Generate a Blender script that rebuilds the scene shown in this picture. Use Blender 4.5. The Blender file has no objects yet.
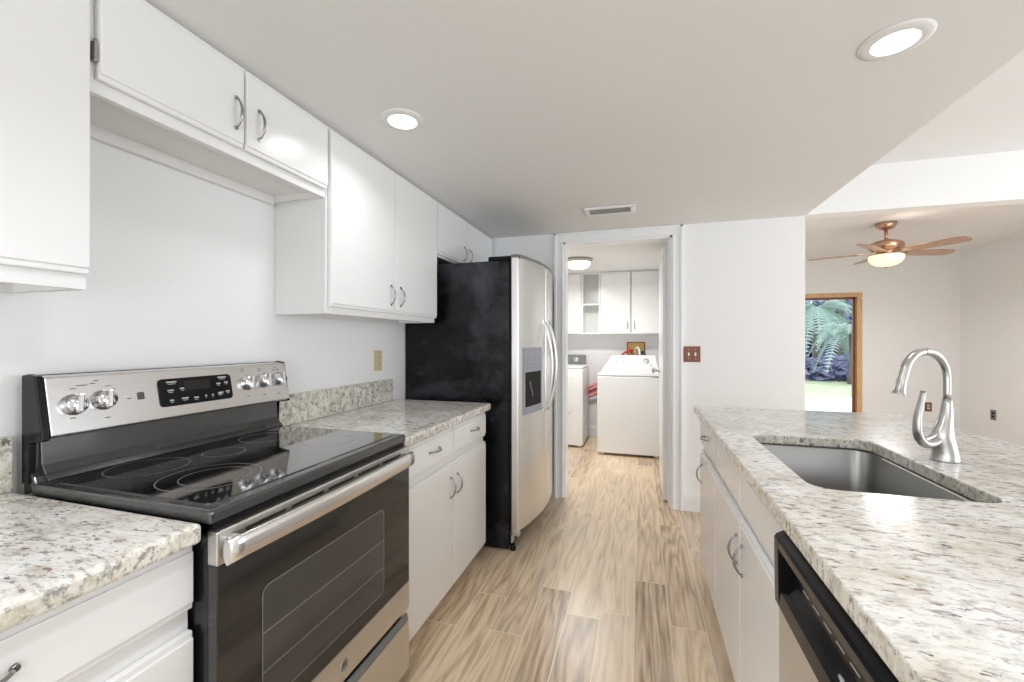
import bpy, bmesh, math, random
from mathutils import Vector, Matrix
random.seed(7)
sc = bpy.context.scene
COL = sc.collection
PI = math.pi

# ------------------------------------------------------------------ camera
cam_d = bpy.data.cameras.new('camera')
cam = bpy.data.objects.new('camera', cam_d); COL.objects.link(cam)
F_PX = 425.0
cam_d.sensor_width = 36.0
cam_d.lens = F_PX * 36.0 / 1024.0
cam_d.clip_start = 0.02
YAW = math.atan(128.0 / F_PX)
cam.location = (0, 0, 1.28)
cam.rotation_euler = (PI / 2, 0, YAW)
sc.camera = cam

# ------------------------------------------------------------------ world, light, exposure
W = bpy.data.worlds.new('world'); sc.world = W; W.use_nodes = True
wn = W.node_tree.nodes; wl = W.node_tree.links
bg = wn['Background']; bg.inputs[0].default_value = (0.90, 0.94, 1.0, 1); bg.inputs[1].default_value = 2.0
sc.view_settings.view_transform = 'Standard'
sc.view_settings.look = 'None'
sc.view_settings.gamma = 1.0
sc.view_settings.use_curve_mapping = False
sc.view_settings.exposure = 0.12
sc.cycles.max_bounces = 10
sc.cycles.diffuse_bounces = 6
sc.cycles.sample_clamp_indirect = 6.0
sc.cycles.caustics_reflective = False
sc.cycles.caustics_refractive = False

def area(name, loc, rot, sx, sy, power, color=(1, 1, 1), shape='RECTANGLE', spread=180):
    l = bpy.data.lights.new(name, 'AREA'); l.shape = shape; l.size = sx; l.size_y = sy
    l.energy = power; l.color = color; l.spread = math.radians(spread)
    o = bpy.data.objects.new(name, l); COL.objects.link(o); o.location = loc; o.rotation_euler = rot
    return o
def point(name, loc, power, color, r=.05):
    l = bpy.data.lights.new(name, 'POINT'); l.energy = power; l.color = color; l.shadow_soft_size = r
    o = bpy.data.objects.new(name, l); COL.objects.link(o); o.location = loc
    return o
# added fill lights in made-up openings behind the camera and in the family room
area('fill_behind', (0.35, -3.05, 1.2), (-PI / 2, 0, PI), 3.5, 1.9, 38, (0.85, 0.93, 1.0))
area('fill_family', (4.02, 1.4, 1.3), (0, PI / 2, 0), 1.8, 2.6, 36, (0.87, 0.93, 1.0))
WARM = (0.96, 0.975, 1.0)

# ------------------------------------------------------------------ materials
def mat(name, col, rough=.5, metal=0.0, spec=.5, coat=0.0, emit=None, estr=0.0, trans=0.0, ior=1.45, aniso=0.0):
    m = bpy.data.materials.new(name); m.use_nodes = True
    b = m.node_tree.nodes['Principled BSDF']
    b.inputs['Base Color'].default_value = (*col, 1)
    b.inputs['Roughness'].default_value = rough
    b.inputs['Metallic'].default_value = metal
    b.inputs['Specular IOR Level'].default_value = spec
    b.inputs['Coat Weight'].default_value = coat
    b.inputs['Coat Roughness'].default_value = 0.06
    b.inputs['Transmission Weight'].default_value = trans
    b.inputs['IOR'].default_value = ior
    b.inputs['Anisotropic'].default_value = aniso
    if emit:
        b.inputs['Emission Color'].default_value = (*emit, 1); b.inputs['Emission Strength'].default_value = estr
    return m
def nd(m, t, **kw):
    n = m.node_tree.nodes.new(t)
    for k, v in kw.items(): setattr(n, k, v)
    return n
def ln(m, a, b): m.node_tree.links.new(a, b)
def bsdf(m): return m.node_tree.nodes['Principled BSDF']
def coords(m, scale=(1, 1, 1), rot=(0, 0, 0)):
    g = nd(m, 'ShaderNodeNewGeometry'); mp = nd(m, 'ShaderNodeMapping')
    mp.inputs['Scale'].default_value = scale; mp.inputs['Rotation'].default_value = rot
    ln(m, g.outputs['Position'], mp.inputs['Vector']); return mp.outputs[0]
def noise(m, vec, scale, detail=3, rough=.5, dist=0.0):
    n = nd(m, 'ShaderNodeTexNoise'); n.inputs['Scale'].default_value = scale
    n.inputs['Detail'].default_value = detail; n.inputs['Roughness'].default_value = rough
    n.inputs['Distortion'].default_value = dist; ln(m, vec, n.inputs['Vector']); return n.outputs['Fac']
def ramp(m, fac, stops, interp='LINEAR'):
    r = nd(m, 'ShaderNodeValToRGB'); r.color_ramp.interpolation = interp
    el = r.color_ramp.elements
    while len(el) < len(stops): el.new(.5)
    for e, (p, c) in zip(el, stops):
        e.position = p; e.color = (*c, 1) if len(c) == 3 else c
    ln(m, fac, r.inputs[0]); return r.outputs[0]
def mixc(m, fac, a, b, mode='MIX'):
    x = nd(m, 'ShaderNodeMix', data_type='RGBA', blend_type=mode)
    for s, v in ((x.inputs[0], fac), (x.inputs[6], a), (x.inputs[7], b)):
        if isinstance(v, (int, float)): s.default_value = v
        elif isinstance(v, tuple): s.default_value = (*v, 1)
        else: ln(m, v, s)
    return x.outputs[2]
def mth(m, op, a, b=None, c=None):
    x = nd(m, 'ShaderNodeMath', operation=op)
    for i, v in enumerate((a, b, c)):
        if v is None: continue
        if isinstance(v, (int, float)): x.inputs[i].default_value = v
        else: ln(m, v, x.inputs[i])
    return x.outputs[0]
def bump(m, h, strength, dist=.002):
    b = nd(m, 'ShaderNodeBump'); b.inputs['Strength'].default_value = strength; b.inputs['Distance'].default_value = dist
    ln(m, h, b.inputs['Height']); ln(m, b.outputs[0], bsdf(m).inputs['Normal'])

def paint(name, col, rough, bsc=60, bst=.05, var=.02):
    m = mat(name, col, rough)
    v = coords(m)
    n = noise(m, v, 1.3, 4)
    c = ramp(m, n, [(.3, tuple(x * (1 - var) for x in col)), (.7, col)])
    ln(m, c, bsdf(m).inputs['Base Color'])
    bump(m, noise(m, v, bsc, 4), bst)
    return m
M = {}
M['wall'] = paint('wall_paint', (.86, .86, .855), .55)
M['ceiling'] = paint('ceiling_paint', (.79, .795, .79), .7)
M['textured'] = paint('textured_ceiling_paint', (.80, .81, .815), .8, bsc=75, bst=1.0)
bsdf(M['textured'])
M['trim'] = paint('trim_paint', (.85, .86, .865), .3, bst=.01, var=.01)
M['cab'] = paint('cabinet_paint', (.825, .825, .82), .22, bsc=25, bst=.03, var=.015)
M['cab_in'] = paint('cabinet_underside_paint', (.82, .81, .79), .6)
M['white_app'] = mat('white_enamel', (.82, .83, .84), .25)
M['grey_plate'] = mat('dark_grey_console', (.16, .17, .17), .35)
M['black'] = mat('black_enamel', (.006, .006, .007), .22)
M['slate'] = mat('dark_grey_enamel', (.030, .030, .031), .22, spec=.8, coat=.6)
M['black_plastic'] = mat('black_plastic', (.006, .006, .007), .2, spec=.22)
M['glass_black'] = mat('black_ceramic_glass', (.008, .008, .009), .05, spec=1.0, coat=1.0, ior=1.7)
M['ring'] = mat('burner_ring_print', (.30, .30, .30), .3)
M['chrome'] = mat('chrome', (.72, .72, .73), .12, 1.0)
M['nickel'] = mat('brushed_nickel', (.47, .46, .44), .30, 1.0)
M['steel_bright'] = mat('bright_steel_bar', (.80, .795, .78), .24, 1.0)
M['pull'] = mat('pull_metal', (.36, .36, .36), .25, 1.0)
M['bronze'] = mat('fan_bronze', (.56, .36, .26), .28, 1.0)
M['print'] = mat('pale_print', (.52, .52, .52), .5)
M['print_dark'] = mat('dark_print', (.08, .08, .08), .5)
M['almond'] = mat('almond_plastic', (.62, .53, .30), .4)
M['grey_plastic'] = mat('grey_plastic', (.30, .31, .35), .35)
M['red_hose'] = mat('red_rubber', (.62, .05, .06), .45)
M['pink_hose'] = mat('faded_red_rubber', (.80, .32, .30), .5)
M['blue_hose'] = mat('blue_rubber', (.03, .05, .25), .45)
M['white_hose'] = mat('white_rubber', (.85, .85, .85), .45)
M['brass'] = mat('brass_box', (.50, .33, .08), .4, .4)
M['dark_hole'] = mat('dark_hole', (.01, .01, .01), .8)
M['lamp_on'] = mat('lamp_lens', (1, 1, 1), .5, emit=(1, .975, .93), estr=5)
M['bowl_on'] = mat('lit_glass_bowl', (.9, .78, .56), .3, emit=(1.0, .74, .42), estr=.95)
M['dome_on'] = mat('lit_glass_dome', (.95, .88, .72), .3, emit=(1.0, .84, .58), estr=1.5)
M['lcd'] = mat('display_glass', (.01, .01, .012), .08)
M['glass'] = mat('window_glass', (1, 1, 1), .0, trans=1.0, ior=1.01)
M['oven_glass'] = mat('oven_glass', (.022, .021, .020), .06, spec=.7)
M['oven_window'] = mat('oven_window_glass', (.055, .052, .05), .10, spec=.6)
M['vent_dark'] = mat('vent_grey_metal', (.55, .55, .54), .6)  # mid grey of the slats and backing
M['lawn'] = mat('lawn_green', (.30, .42, .20), .9)
_c = ramp(M['lawn'], noise(M['lawn'], coords(M['lawn']), 3, 6), [(.3, (.40, .50, .30)), (.7, (.60, .68, .46))]); ln(M['lawn'], _c, bsdf(M['lawn']).inputs['Base Color'])  # lawn greens lightened to carry the haze of the view
M['concrete'] = paint('pale_concrete', (.80, .80, .79), .8)
M['leaf'] = mat('hazed_palm_leaf', (.36, .50, .44), .6)
M['leaf2'] = mat('hazed_blue_green_leaf', (.33, .45, .52), .6)
M['bush'] = mat('hazed_bush_leaf', (.27, .29, .46), .8)  # pale blue-lilac haze of the view is put into the leaf colours
M['bark'] = paint('palm_bark', (.22, .19, .20), .9, var=.4)

def wood(name, a, b, scale=(1, 1, 12), rough=.35):
    m = mat(name, a, rough)
    v = coords(m, scale)
    c = ramp(m, noise(m, v, 9, 5, .6, 1.0), [(.3, a), (.7, b)])
    ln(m, c, bsdf(m).inputs['Base Color']); return m
M['oak'] = wood('oak_frame', (.55, .32, .13), (.78, .52, .26), (12, 12, 1))
M['blade'] = wood('fan_blade_wood', (.34, .20, .13), (.55, .36, .25), (4, 4, 1))
M['plate_wood'] = wood('reddish_wood_plate', (.17, .045, .015), (.27, .085, .03), (6, 1, 1))

def steel(name, col, rough, stretch, bst=.08):
    m = mat(name, col, rough, 1.0)
    v = coords(m, stretch)
    n = noise(m, v, 60, 4, .6)
    c = ramp(m, n, [(.25, tuple(x * .90 for x in col)), (.75, tuple(min(1, x * 1.06) for x in col))])
    ln(m, c, bsdf(m).inputs['Base Color'])
    bump(m, n, bst, .0006)
    r = mth(m, 'MULTIPLY_ADD', noise(m, coords(m), 2.0, 3), .12, rough - .06); ln(m, r, bsdf(m).inputs['Roughness'])
    return m
M['steel'] = steel('stainless_horizontal_brush', (.62, .61, .60), .26, (40, .6, 40))
M['steel_v'] = steel('stainless_vertical_brush', (.74, .73, .72), .30, (40, 40, .6))
M['steel_sink'] = steel('stainless_sink', (.33, .325, .315), .34, (1, 1, 30))
M['steel_warm'] = steel('stainless_door_strip', (.66, .64, .61), .30, (40, .6, 40))

def granite():
    m = mat('granite', (.8, .76, .68), .16, spec=.5)
    v = coords(m, (1, 1, 1))
    va = coords(m, (.55, 1.3, 1.0), (0, 0, .22))
    base = ramp(m, noise(m, v, 6, 6, .62), [(.30, (.58, .54, .46)), (.46, (.72, .70, .65)), (.60, (.80, .80, .785))])
    cloud = ramp(m, noise(m, va, 24, 4, .6), [(.36, (.80, .76, .73)), (.50, (1, 1, 1))])
    c = mixc(m, .8, base, cloud, 'MULTIPLY')
    fine = ramp(m, noise(m, va, 85, 3, .6), [(.34, (.74, .70, .62)), (.46, (1, 1, 1))])
    c = mixc(m, .7, c, fine, 'MULTIPLY')
    msk = ramp(m, noise(m, va, 7, 3, .6), [(.38, (.25, .25, .25)), (.60, (1, 1, 1))])
    g1 = ramp(m, noise(m, va, 58, 4, .70), [(.515, (0, 0, 0)), (.62, (1, 1, 1))])
    c = mixc(m, mth(m, 'MULTIPLY', mth(m, 'MULTIPLY', g1, msk), .92), c, (.19, .18, .18))
    va2 = coords(m, (.6, 1.5, 1.1), (.4, .2, -.1))
    g2 = ramp(m, noise(m, va2, 36, 4, .65), [(.60, (0, 0, 0)), (.67, (1, 1, 1))])
    c = mixc(m, mth(m, 'MULTIPLY', g2, .8), c, (.20, .10, .085))
    va3 = coords(m, (.6, 1.4, 1.0), (.1, .0, .35))
    g3 = ramp(m, noise(m, va3, 62, 4, .7), [(.61, (0, 0, 0)), (.67, (1, 1, 1))])
    c = mixc(m, mth(m, 'MULTIPLY', g3, .9), c, (.05, .05, .055))
    # upright faces, told by their normal, get coarser, darker grains
    g = nd(m, 'ShaderNodeNewGeometry'); sp = nd(m, 'ShaderNodeSeparateXYZ'); ln(m, g.outputs['Normal'], sp.inputs[0])
    up = ramp(m, mth(m, 'ABSOLUTE', sp.outputs['Z']), [(.35, (1, 1, 1)), (.8, (0, 0, 0))])
    vi = coords(m, (1, 1, .8))
    e0 = ramp(m, noise(m, vi, 26, 5, .7), [(.40, (.54, .495, .40)), (.56, (.76, .74, .67))])
    e1 = ramp(m, noise(m, vi, 62, 4, .7), [(.52, (0, 0, 0)), (.61, (1, 1, 1))])
    ce = mixc(m, mth(m, 'MULTIPLY', e1, .85), e0, (.20, .19, .18))
    e2 = ramp(m, noise(m, coords(m, (1, 1, .7), (.3, .1, 0)), 48, 4, .7), [(.60, (0, 0, 0)), (.66, (1, 1, 1))])
    ce = mixc(m, mth(m, 'MULTIPLY', e2, .9), ce, (.04, .035, .035))
    c = mixc(m, mth(m, 'MULTIPLY', up, .85), c, ce)
    ln(m, c, bsdf(m).inputs['Base Color'])
    return m
M['granite'] = granite()

def plank_floor():
    m = mat('wood_look_tile', (.6, .5, .38), .3, spec=.85)
    g = nd(m, 'ShaderNodeNewGeometry'); sp = nd(m, 'ShaderNodeSeparateXYZ'); ln(m, g.outputs['Position'], sp.inputs[0])
    PW, PL = .153, 1.10
    xs = mth(m, 'ADD', sp.outputs['X'], 10.0 - .03); ys = mth(m, 'ADD', sp.outputs['Y'], 10.0)
    row = mth(m, 'FLOOR', mth(m, 'DIVIDE', xs, PW))
    wn1 = nd(m, 'ShaderNodeTexWhiteNoise', noise_dimensions='1D'); ln(m, row, wn1.inputs['W'])
    off = mth(m, 'MULTIPLY', wn1.outputs['Value'], PL)
    yy = mth(m, 'ADD', ys, off)
    colr = mth(m, 'FLOOR', mth(m, 'DIVIDE', yy, PL))
    cell = nd(m, 'ShaderNodeCombineXYZ'); ln(m, row, cell.inputs[0]); ln(m, colr, cell.inputs[1])
    wn2 = nd(m, 'ShaderNodeTexWhiteNoise', noise_dimensions='3D'); ln(m, cell.outputs[0], wn2.inputs['Vector'])
    rnd = wn2.outputs['Value']
    # distance to the joints
    fx = mth(m, 'FRACT', mth(m, 'DIVIDE', xs, PW)); fy = mth(m, 'FRACT', mth(m, 'DIVIDE', yy, PL))
    dx = mth(m, 'MULTIPLY', mth(m, 'MINIMUM', fx, mth(m, 'SUBTRACT', 1, fx)), PW)
    dy = mth(m, 'MULTIPLY', mth(m, 'MINIMUM', fy, mth(m, 'SUBTRACT', 1, fy)), PL)
    d = mth(m, 'MINIMUM', dx, dy)
    grout = mth(m, 'LESS_THAN', d, .0022)
    # grain
    def gvec(sx, sy, k):
        c = nd(m, 'ShaderNodeCombineXYZ')
        ln(m, mth(m, 'MULTIPLY', xs, sx), c.inputs[0]); ln(m, mth(m, 'MULTIPLY', ys, sy), c.inputs[1])
        ln(m, mth(m, 'MULTIPLY', rnd, k), c.inputs[2]); return c.outputs[0]
    low = noise(m, gvec(7.0, .65, 37), 1.0, 3.0, .45, .2)
    rings = mth(m, 'FRACT', mth(m, 'MULTIPLY', low, 12))
    rings = mth(m, 'MULTIPLY', mth(m, 'ABSOLUTE', mth(m, 'SUBTRACT', rings, .5)), 2)
    fine = noise(m, gvec(60, 3.0, 91), 1.0, 5, .65)
    tone = mth(m, 'MULTIPLY_ADD', rings, .20, mth(m, 'MULTIPLY_ADD', fine, .50, mth(m, 'MULTIPLY', low, .34)))
    tone = mth(m, 'ADD', tone, mth(m, 'MULTIPLY_ADD', rnd, .26, -.12))
    c = ramp(m, tone, [(.28, (.24, .162, .092)), (.40, (.475, .345, .22)), (.55, (.71, .54, .365)), (.76, (.85, .70, .505))])
    patch = noise(m, gvec(2.2, 1.2, 53), 1.0, 3, .5)
    c = mixc(m, ramp(m, patch, [(.48, (0, 0, 0)), (.72, (.60, .60, .60))]), c, (.50, .43, .36))
    c = mixc(m, grout, c, (.80, .70, .56))
    ln(m, c, bsdf(m).inputs['Base Color'])
    ln(m, mth(m, 'MULTIPLY_ADD', fine, .14, .24), bsdf(m).inputs['Roughness'])
    bump(m, mth(m, 'SUBTRACT', mth(m, 'MULTIPLY', fine, .15), grout), .25, .001)
    return m
M['floor'] = plank_floor()

def fridge_black():
    m = mat('textured_black_side', (.006, .006, .008), .3, spec=.3)
    v = coords(m)
    sm = noise(m, v, 2.6, 6, .62, .4)
    c = ramp(m, sm, [(.50, (.004, .004, .005)), (.72, (.05, .055, .065))])
    ln(m, c, bsdf(m).inputs['Base Color'])
    r = ramp(m, noise(m, v, 2.2, 5, .65), [(.35, (.16, .16, .16)), (.65, (.34, .34, .34))]); ln(m, r, bsdf(m).inputs['Roughness'])
    bump(m, noise(m, v, 160, 3), .15, .001)
    return m
M['fridge_side'] = fridge_black()

# ------------------------------------------------------------------ mesh helpers
def B(bm, x0, x1, y0, y1, z0, z1, bev=0.0, seg=2):
    x0, x1 = min(x0, x1), max(x0, x1); y0, y1 = min(y0, y1), max(y0, y1); z0, z1 = min(z0, z1), max(z0, z1)
    r = bmesh.ops.create_cube(bm, size=1.0, matrix=Matrix.Translation(((x0 + x1) / 2, (y0 + y1) / 2, (z0 + z1) / 2)) @ Matrix.Diagonal((x1 - x0, y1 - y0, z1 - z0, 1)))
    if bev > 0:
        es = list({e for v in r['verts'] for e in v.link_edges})
        bmesh.ops.bevel(bm, geom=es, offset=bev, segments=seg, profile=.5, affect='EDGES')
    return bm
def box(*a, **k):
    bm = bmesh.new(); return B(bm, *a, **k)
def tube(bm, pts, rad, n=12, caps=True, flat=None):
    """sweep a circle (or ellipse with flat=(dir, factor)) along pts; rad may be a list"""
    pts = [Vector(p) for p in pts]
    if not isinstance(rad, (list, tuple)): rad = [rad] * len(pts)
    rings = []; up = None
    for i, p in enumerate(pts):
        t = (pts[min(i + 1, len(pts) - 1)] - pts[max(i - 1, 0)]).normalized()
        if up is None:
            up = Vector((0, 0, 1)) if abs(t.z) < .9 else Vector((1, 0, 0))
        a = (up - t * up.dot(t)).normalized(); b = t.cross(a); up = a
        r = rad[i]; rx, ry = (r if isinstance(r, (tuple, list)) else (r, r))
        rings.append([bm.verts.new(p + a * math.cos(2 * PI * k / n) * rx + b * math.sin(2 * PI * k / n) * ry) for k in range(n)])
    for i in range(len(rings) - 1):
        for k in range(n):
            f = bm.faces.new((rings[i][k], rings[i][(k + 1) % n], rings[i + 1][(k + 1) % n], rings[i + 1][k])); f.smooth = True
    if caps:
        bm.faces.new(rings[0][::-1]); bm.faces.new(rings[-1])
    return bm
def smooth_path(pts, n=8):
    P = [Vector(p) for p in pts]; P = [P[0] * 2 - P[1]] + P + [P[-1] * 2 - P[-2]]; out = []
    for i in range(1, len(P) - 2):
        for k in range(n):
            t = k / n; a, b, c, d = P[i - 1], P[i], P[i + 1], P[i + 2]
            out.append(.5 * ((2 * b) + (c - a) * t + (2 * a - 5 * b + 4 * c - d) * t * t + (3 * b - a - 3 * c + d) * t ** 3))
    out.append(P[-2]); return out
def lathe(bm, prof, c, axis='z', n=32):
    """prof = [(r, h)], c = centre; axis 'z', 'x' or '-x'"""
    c = Vector(c); rings = []
    for r, h in prof:
        ring = []
        for k in range(n):
            a = 2 * PI * k / n; u, v = r * math.cos(a), r * math.sin(a)
            q = {'z': (u, v, h), 'x': (h, u, v), '-x': (-h, u, v), 'y': (u, h, v), '-y': (u, -h, v)}[axis]
            ring.append(bm.verts.new(c + Vector(q)))
        rings.append(ring)
    for i in range(len(rings) - 1):
        for k in range(n):
            f = bm.faces.new((rings[i][k], rings[i][(k + 1) % n], rings[i + 1][(k + 1) % n], rings[i + 1][k])); f.smooth = True
    if prof[0][0] > 1e-5: bm.faces.new(rings[0][::-1])
    if prof[-1][0] > 1e-5: bm.faces.new(rings[-1])
    bmesh.ops.remove_doubles(bm, verts=[v for r in rings for v in r], dist=1e-5)
    return bm
def prism(bm, poly, axis, a, b):
    """poly of 2D points extruded along axis from a to b. axis y: (x,z); x: (y,z); z: (x,y)"""
    def q(p, t): return {'y': (p[0], t, p[1]), 'x': (t, p[0], p[1]), 'z': (p[0], p[1], t)}[axis]
    A = [bm.verts.new(q(p, a)) for p in poly]; Bv = [bm.verts.new(q(p, b)) for p in poly]
    n = len(poly)
    bm.faces.new(A[::-1]); bm.faces.new(Bv)
    for i in range(n): bm.faces.new((A[i], A[(i + 1) % n], Bv[(i + 1) % n], Bv[i]))
    return bm
def rrect(x0, x1, y0, y1, r, n=6):
    out = []
    for cx, cy, a0 in ((x1 - r, y1 - r, 0), (x0 + r, y1 - r, 90), (x0 + r, y0 + r, 180), (x1 - r, y0 + r, 270)):
        for k in range(n + 1):
            a = math.radians(a0 + 90 * k / n); out.append((cx + r * math.cos(a), cy + r * math.sin(a)))
    return out

WLOC = {}
def link(o, parent, loc):
    COL.objects.link(o); WLOC[o.name] = Vector(loc)
    if parent is not None:
        o.parent = parent; o.location = Vector(loc) - WLOC[parent.name]
    else: o.location = loc
    return o
def empty(name, loc, label=None, cat=None, group=None):
    o = bpy.data.objects.new(name, None); o.empty_display_size = .1
    link(o, None, loc)
    if label: tag(o, label, cat, group)
    return o
def tag(o, label, cat, group=None):
    o['label'] = label; o['category'] = cat
    if group: o['group'] = group
    return o
def obj(name, bm, m, parent=None, loc=None, bevel=0.0, smooth=False, kind=None):
    bmesh.ops.recalc_face_normals(bm, faces=bm.faces[:])
    if loc is None:
        if parent is not None: loc = WLOC[parent.name]
        else:
            vs = [v.co for v in bm.verts]
            loc = Vector(((min(v.x for v in vs) + max(v.x for v in vs)) / 2, (min(v.y for v in vs) + max(v.y for v in vs)) / 2, min(v.z for v in vs)))
    loc = Vector(loc)
    bmesh.ops.translate(bm, verts=bm.verts[:], vec=-loc)
    me = bpy.data.meshes.new(name); 
    if smooth:
        for f in bm.faces: f.smooth = True
    bm.to_mesh(me); bm.free()
    me.materials.append(M[m] if isinstance(m, str) else m)
    o = bpy.data.objects.new(name, me); link(o, parent, loc)
    if bevel:
        md = o.modifiers.new('bevel', 'BEVEL'); md.width = bevel; md.segments = 3; md.limit_method = 'ANGLE'; md.angle_limit = math.radians(50)
        md.harden_normals = False
    if kind: o['kind'] = kind
    return o
def struct(name, bm, m, **k):
    return obj(name, bm, m, kind='structure', **k)
def dup(root, loc, label=None):
    r = root.copy(); COL.objects.link(r); r.location = loc
    if label: r['label'] = label
    for ch in list(root.children):
        c = ch.copy(); COL.objects.link(c); c.parent = r
        for g in list(ch.children):
            d = g.copy(); COL.objects.link(d); d.parent = c
    return r
def text_mesh(name, body, size, m, parent, mtx, extrude=.0004):
    cu = bpy.data.curves.new(name, 'FONT'); cu.body = body; cu.size = size; cu.extrude = extrude
    cu.align_x = 'CENTER'; cu.align_y = 'CENTER'
    t = bpy.data.objects.new(name + '_source', cu); COL.objects.link(t)
    me = bpy.data.meshes.new_from_object(t.evaluated_get(bpy.context.evaluated_depsgraph_get()))
    bpy.data.objects.remove(t); me.name = name
    bm = bmesh.new(); bm.from_mesh(me); bmesh.ops.transform(bm, matrix=mtx, verts=bm.verts[:])
    return obj(name, bm, m, parent)

# ------------------------------------------------------------------ the setting
WX = -1.48; CZ = 2.16; BW = 3.45; SX = 1.11; FZ = 2.47; RX = 4.0; FY = 7.0; FC = 2.45
struct('floor', box(-1.9, RX + .1, -3.2, FY + .1, -.10, 0), 'floor')
struct('ceiling', box(WX - .1, SX, -3.2, BW + .12, CZ, FZ + .15), 'ceiling')
struct('ceiling_family_room', box(SX, RX + .1, -3.2, BW, FZ, FZ + .15), 'textured')
struct('ceiling_fan_room', box(SX, RX + .1, BW + .12, FY + .1, FC, FZ + .15), 'wall')
struct('wall_left', box(WX - .12, WX, -3.2, BW + .12, 0, CZ), 'wall')
bm = bmesh.new()                                   # wall with the doorway
DX0, DX1, DZ = -.600, .235, 2.085
B(bm, WX, DX0, BW, BW + .12, 0, CZ); B(bm, DX1, SX, BW, BW + .12, 0, CZ); B(bm, DX0, DX1, BW, BW + .12, DZ, CZ)
struct('wall_back', bm, 'wall')
struct('wall_header', box(SX, RX, BW, BW + .12, 2.165, FZ + .15), 'wall')
bm = bmesh.new()                                   # right wall: unseen family room opening, made up for the fill light
B(bm, RX, RX + .12, -3.2, 0.05, 0, FZ); B(bm, RX, RX + .12, 3.75, FY + .1, 0, FZ)
B(bm, RX, RX + .12, .05, 3.75, 0, .35); B(bm, RX, RX + .12, .05, 3.75, 2.25, FZ)
struct('wall_right', bm, 'wall')
bm = bmesh.new()                                   # wall behind the camera; its wide opening is made up for the fill light
B(bm, WX, -1.45, -3.2, -3.08, 0, CZ); B(bm, -1.45, 3.3, -3.2, -3.08, 0, .2); B(bm, 3.3, RX, -3.2, -3.08, 0, FZ)
struct('wall_front', bm, 'wall')
GX0, GX1, GZ = 1.98, 2.87, 1.89                    # glazed door opening in the far wall
bm = bmesh.new()
B(bm, 1.2, GX0 - .06, FY, FY + .12, 0, FC); B(bm, GX1 + .06, RX, FY, FY + .12, 0, FC); B(bm, GX0 - .06, GX1 + .06, FY, FY + .12, GZ + .06, FC)
struct('wall_far', bm, 'wall')
struct('wall_fan_room_side', box(SX - .12, SX, BW + .12, FY + .1, 0, FC), 'wall')
# laundry
struct('wall_laundry_back', box(-1.9, SX, 5.8, 5.92, 0, CZ), 'wall')
struct('wall_laundry_left', box(-1.9, -1.8, BW + .12, 5.8, 0, CZ), 'wall')
struct('wall_laundry_right', box(.32, .44, BW + .12, 5.8, 0, CZ), 'wall')
struct('ceiling_laundry', box(-1.9, SX, BW + .12, 5.92, CZ, FZ + .1), 'ceiling')
# baseboards
def baseboard(name, x0, x1, y0, y1, h=.13):
    bm = box(x0, x1, y0, y1, 0, h - .02)
    ax = abs(x1 - x0) > abs(y1 - y0)
    if ax: B(bm, x0, x1, y0 + (y1 - y0) * (.35 if True else 0), y1, h - .02, h)
    else: B(bm, x0, x1, y0, y1, h - .02, h)
    return struct(name, bm, 'trim', bevel=.003)
baseboard('baseboard_back', .31, SX, BW - .015, BW)
baseboard('baseboard_laundry', -1.8, .32, 5.785, 5.8)
baseboard('baseboard_far', 2.95, RX, FY - .015, FY)
baseboard('baseboard_right', RX - .015, RX, 3.75, FY - .015)
# casing of the doorway, one moulded frame, with the jamb lining inside
bm = bmesh.new()
def casing_leg(xa, xb, s):   # s = +1 outer side at larger x
    B(bm, xa, xb, BW - .016, BW, 0, DZ + .075)
cw = .075
for (xa, xb) in ((DX0 - cw, DX0), (DX1, DX1 + cw)):
    B(bm, xa, xb, BW - .014, BW, 0, DZ, .003)
    o_ = xa if xa < DX0 else xb - .02
    B(bm, o_, o_ + .02, BW - .024, BW - .014, 0, DZ + cw, .003)
    i_ = xb - .012 if xa < DX0 else xa
    B(bm, i_, i_ + .012, BW - .018, BW - .013, 0, DZ, .002)
B(bm, DX0 - cw, DX1 + cw, BW - .014, BW, DZ, min(DZ + cw, CZ - .001), .003)
B(bm, DX0 - cw, DX1 + cw, BW - .024, BW - .014, DZ + cw - .02, CZ - .001, .003)
B(bm, DX0 - .001, DX0 + .018, BW - .002, BW + .122, 0, DZ, .001)
B(bm, DX1 - .018, DX1 + .001, BW - .002, BW + .122, 0, DZ, .001)
B(bm, DX0, DX1, BW - .002, BW + .122, DZ - .018, DZ + .001, .001)
B(bm, DX1 - .03, DX1 - .018, BW + .03, BW + .07, 0, DZ - .018, .001)
struct('trim_doorway', bm, 'trim')
# interior door standing open into the laundry
d = empty('door_1', (.21, 3.585, 0)); d['kind'] = 'structure'
slab = obj('door_slab', box(.176, .211, 3.592, 4.34, .012, 2.04, .002), 'trim', d)
for hz in (.25, 1.05, 1.80):
    bm = box(.211, .2155, 3.575, 3.592, hz, hz + .09, .001)
    tube(bm, [(.218, 3.58, hz - .003), (.218, 3.58, hz + .093)], .006)
    obj('hinge', bm, 'trim', d)
bm = lathe(bmesh.new(), [(.03, 0), (.03, .006), (.012, .01), (.012, .035), (.026, .045), (.028, .058), (.018, .068), (0, .07)], (.176, 4.27, 1.0), '-x', 20)
obj('knob', bm, 'nickel', d)
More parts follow.
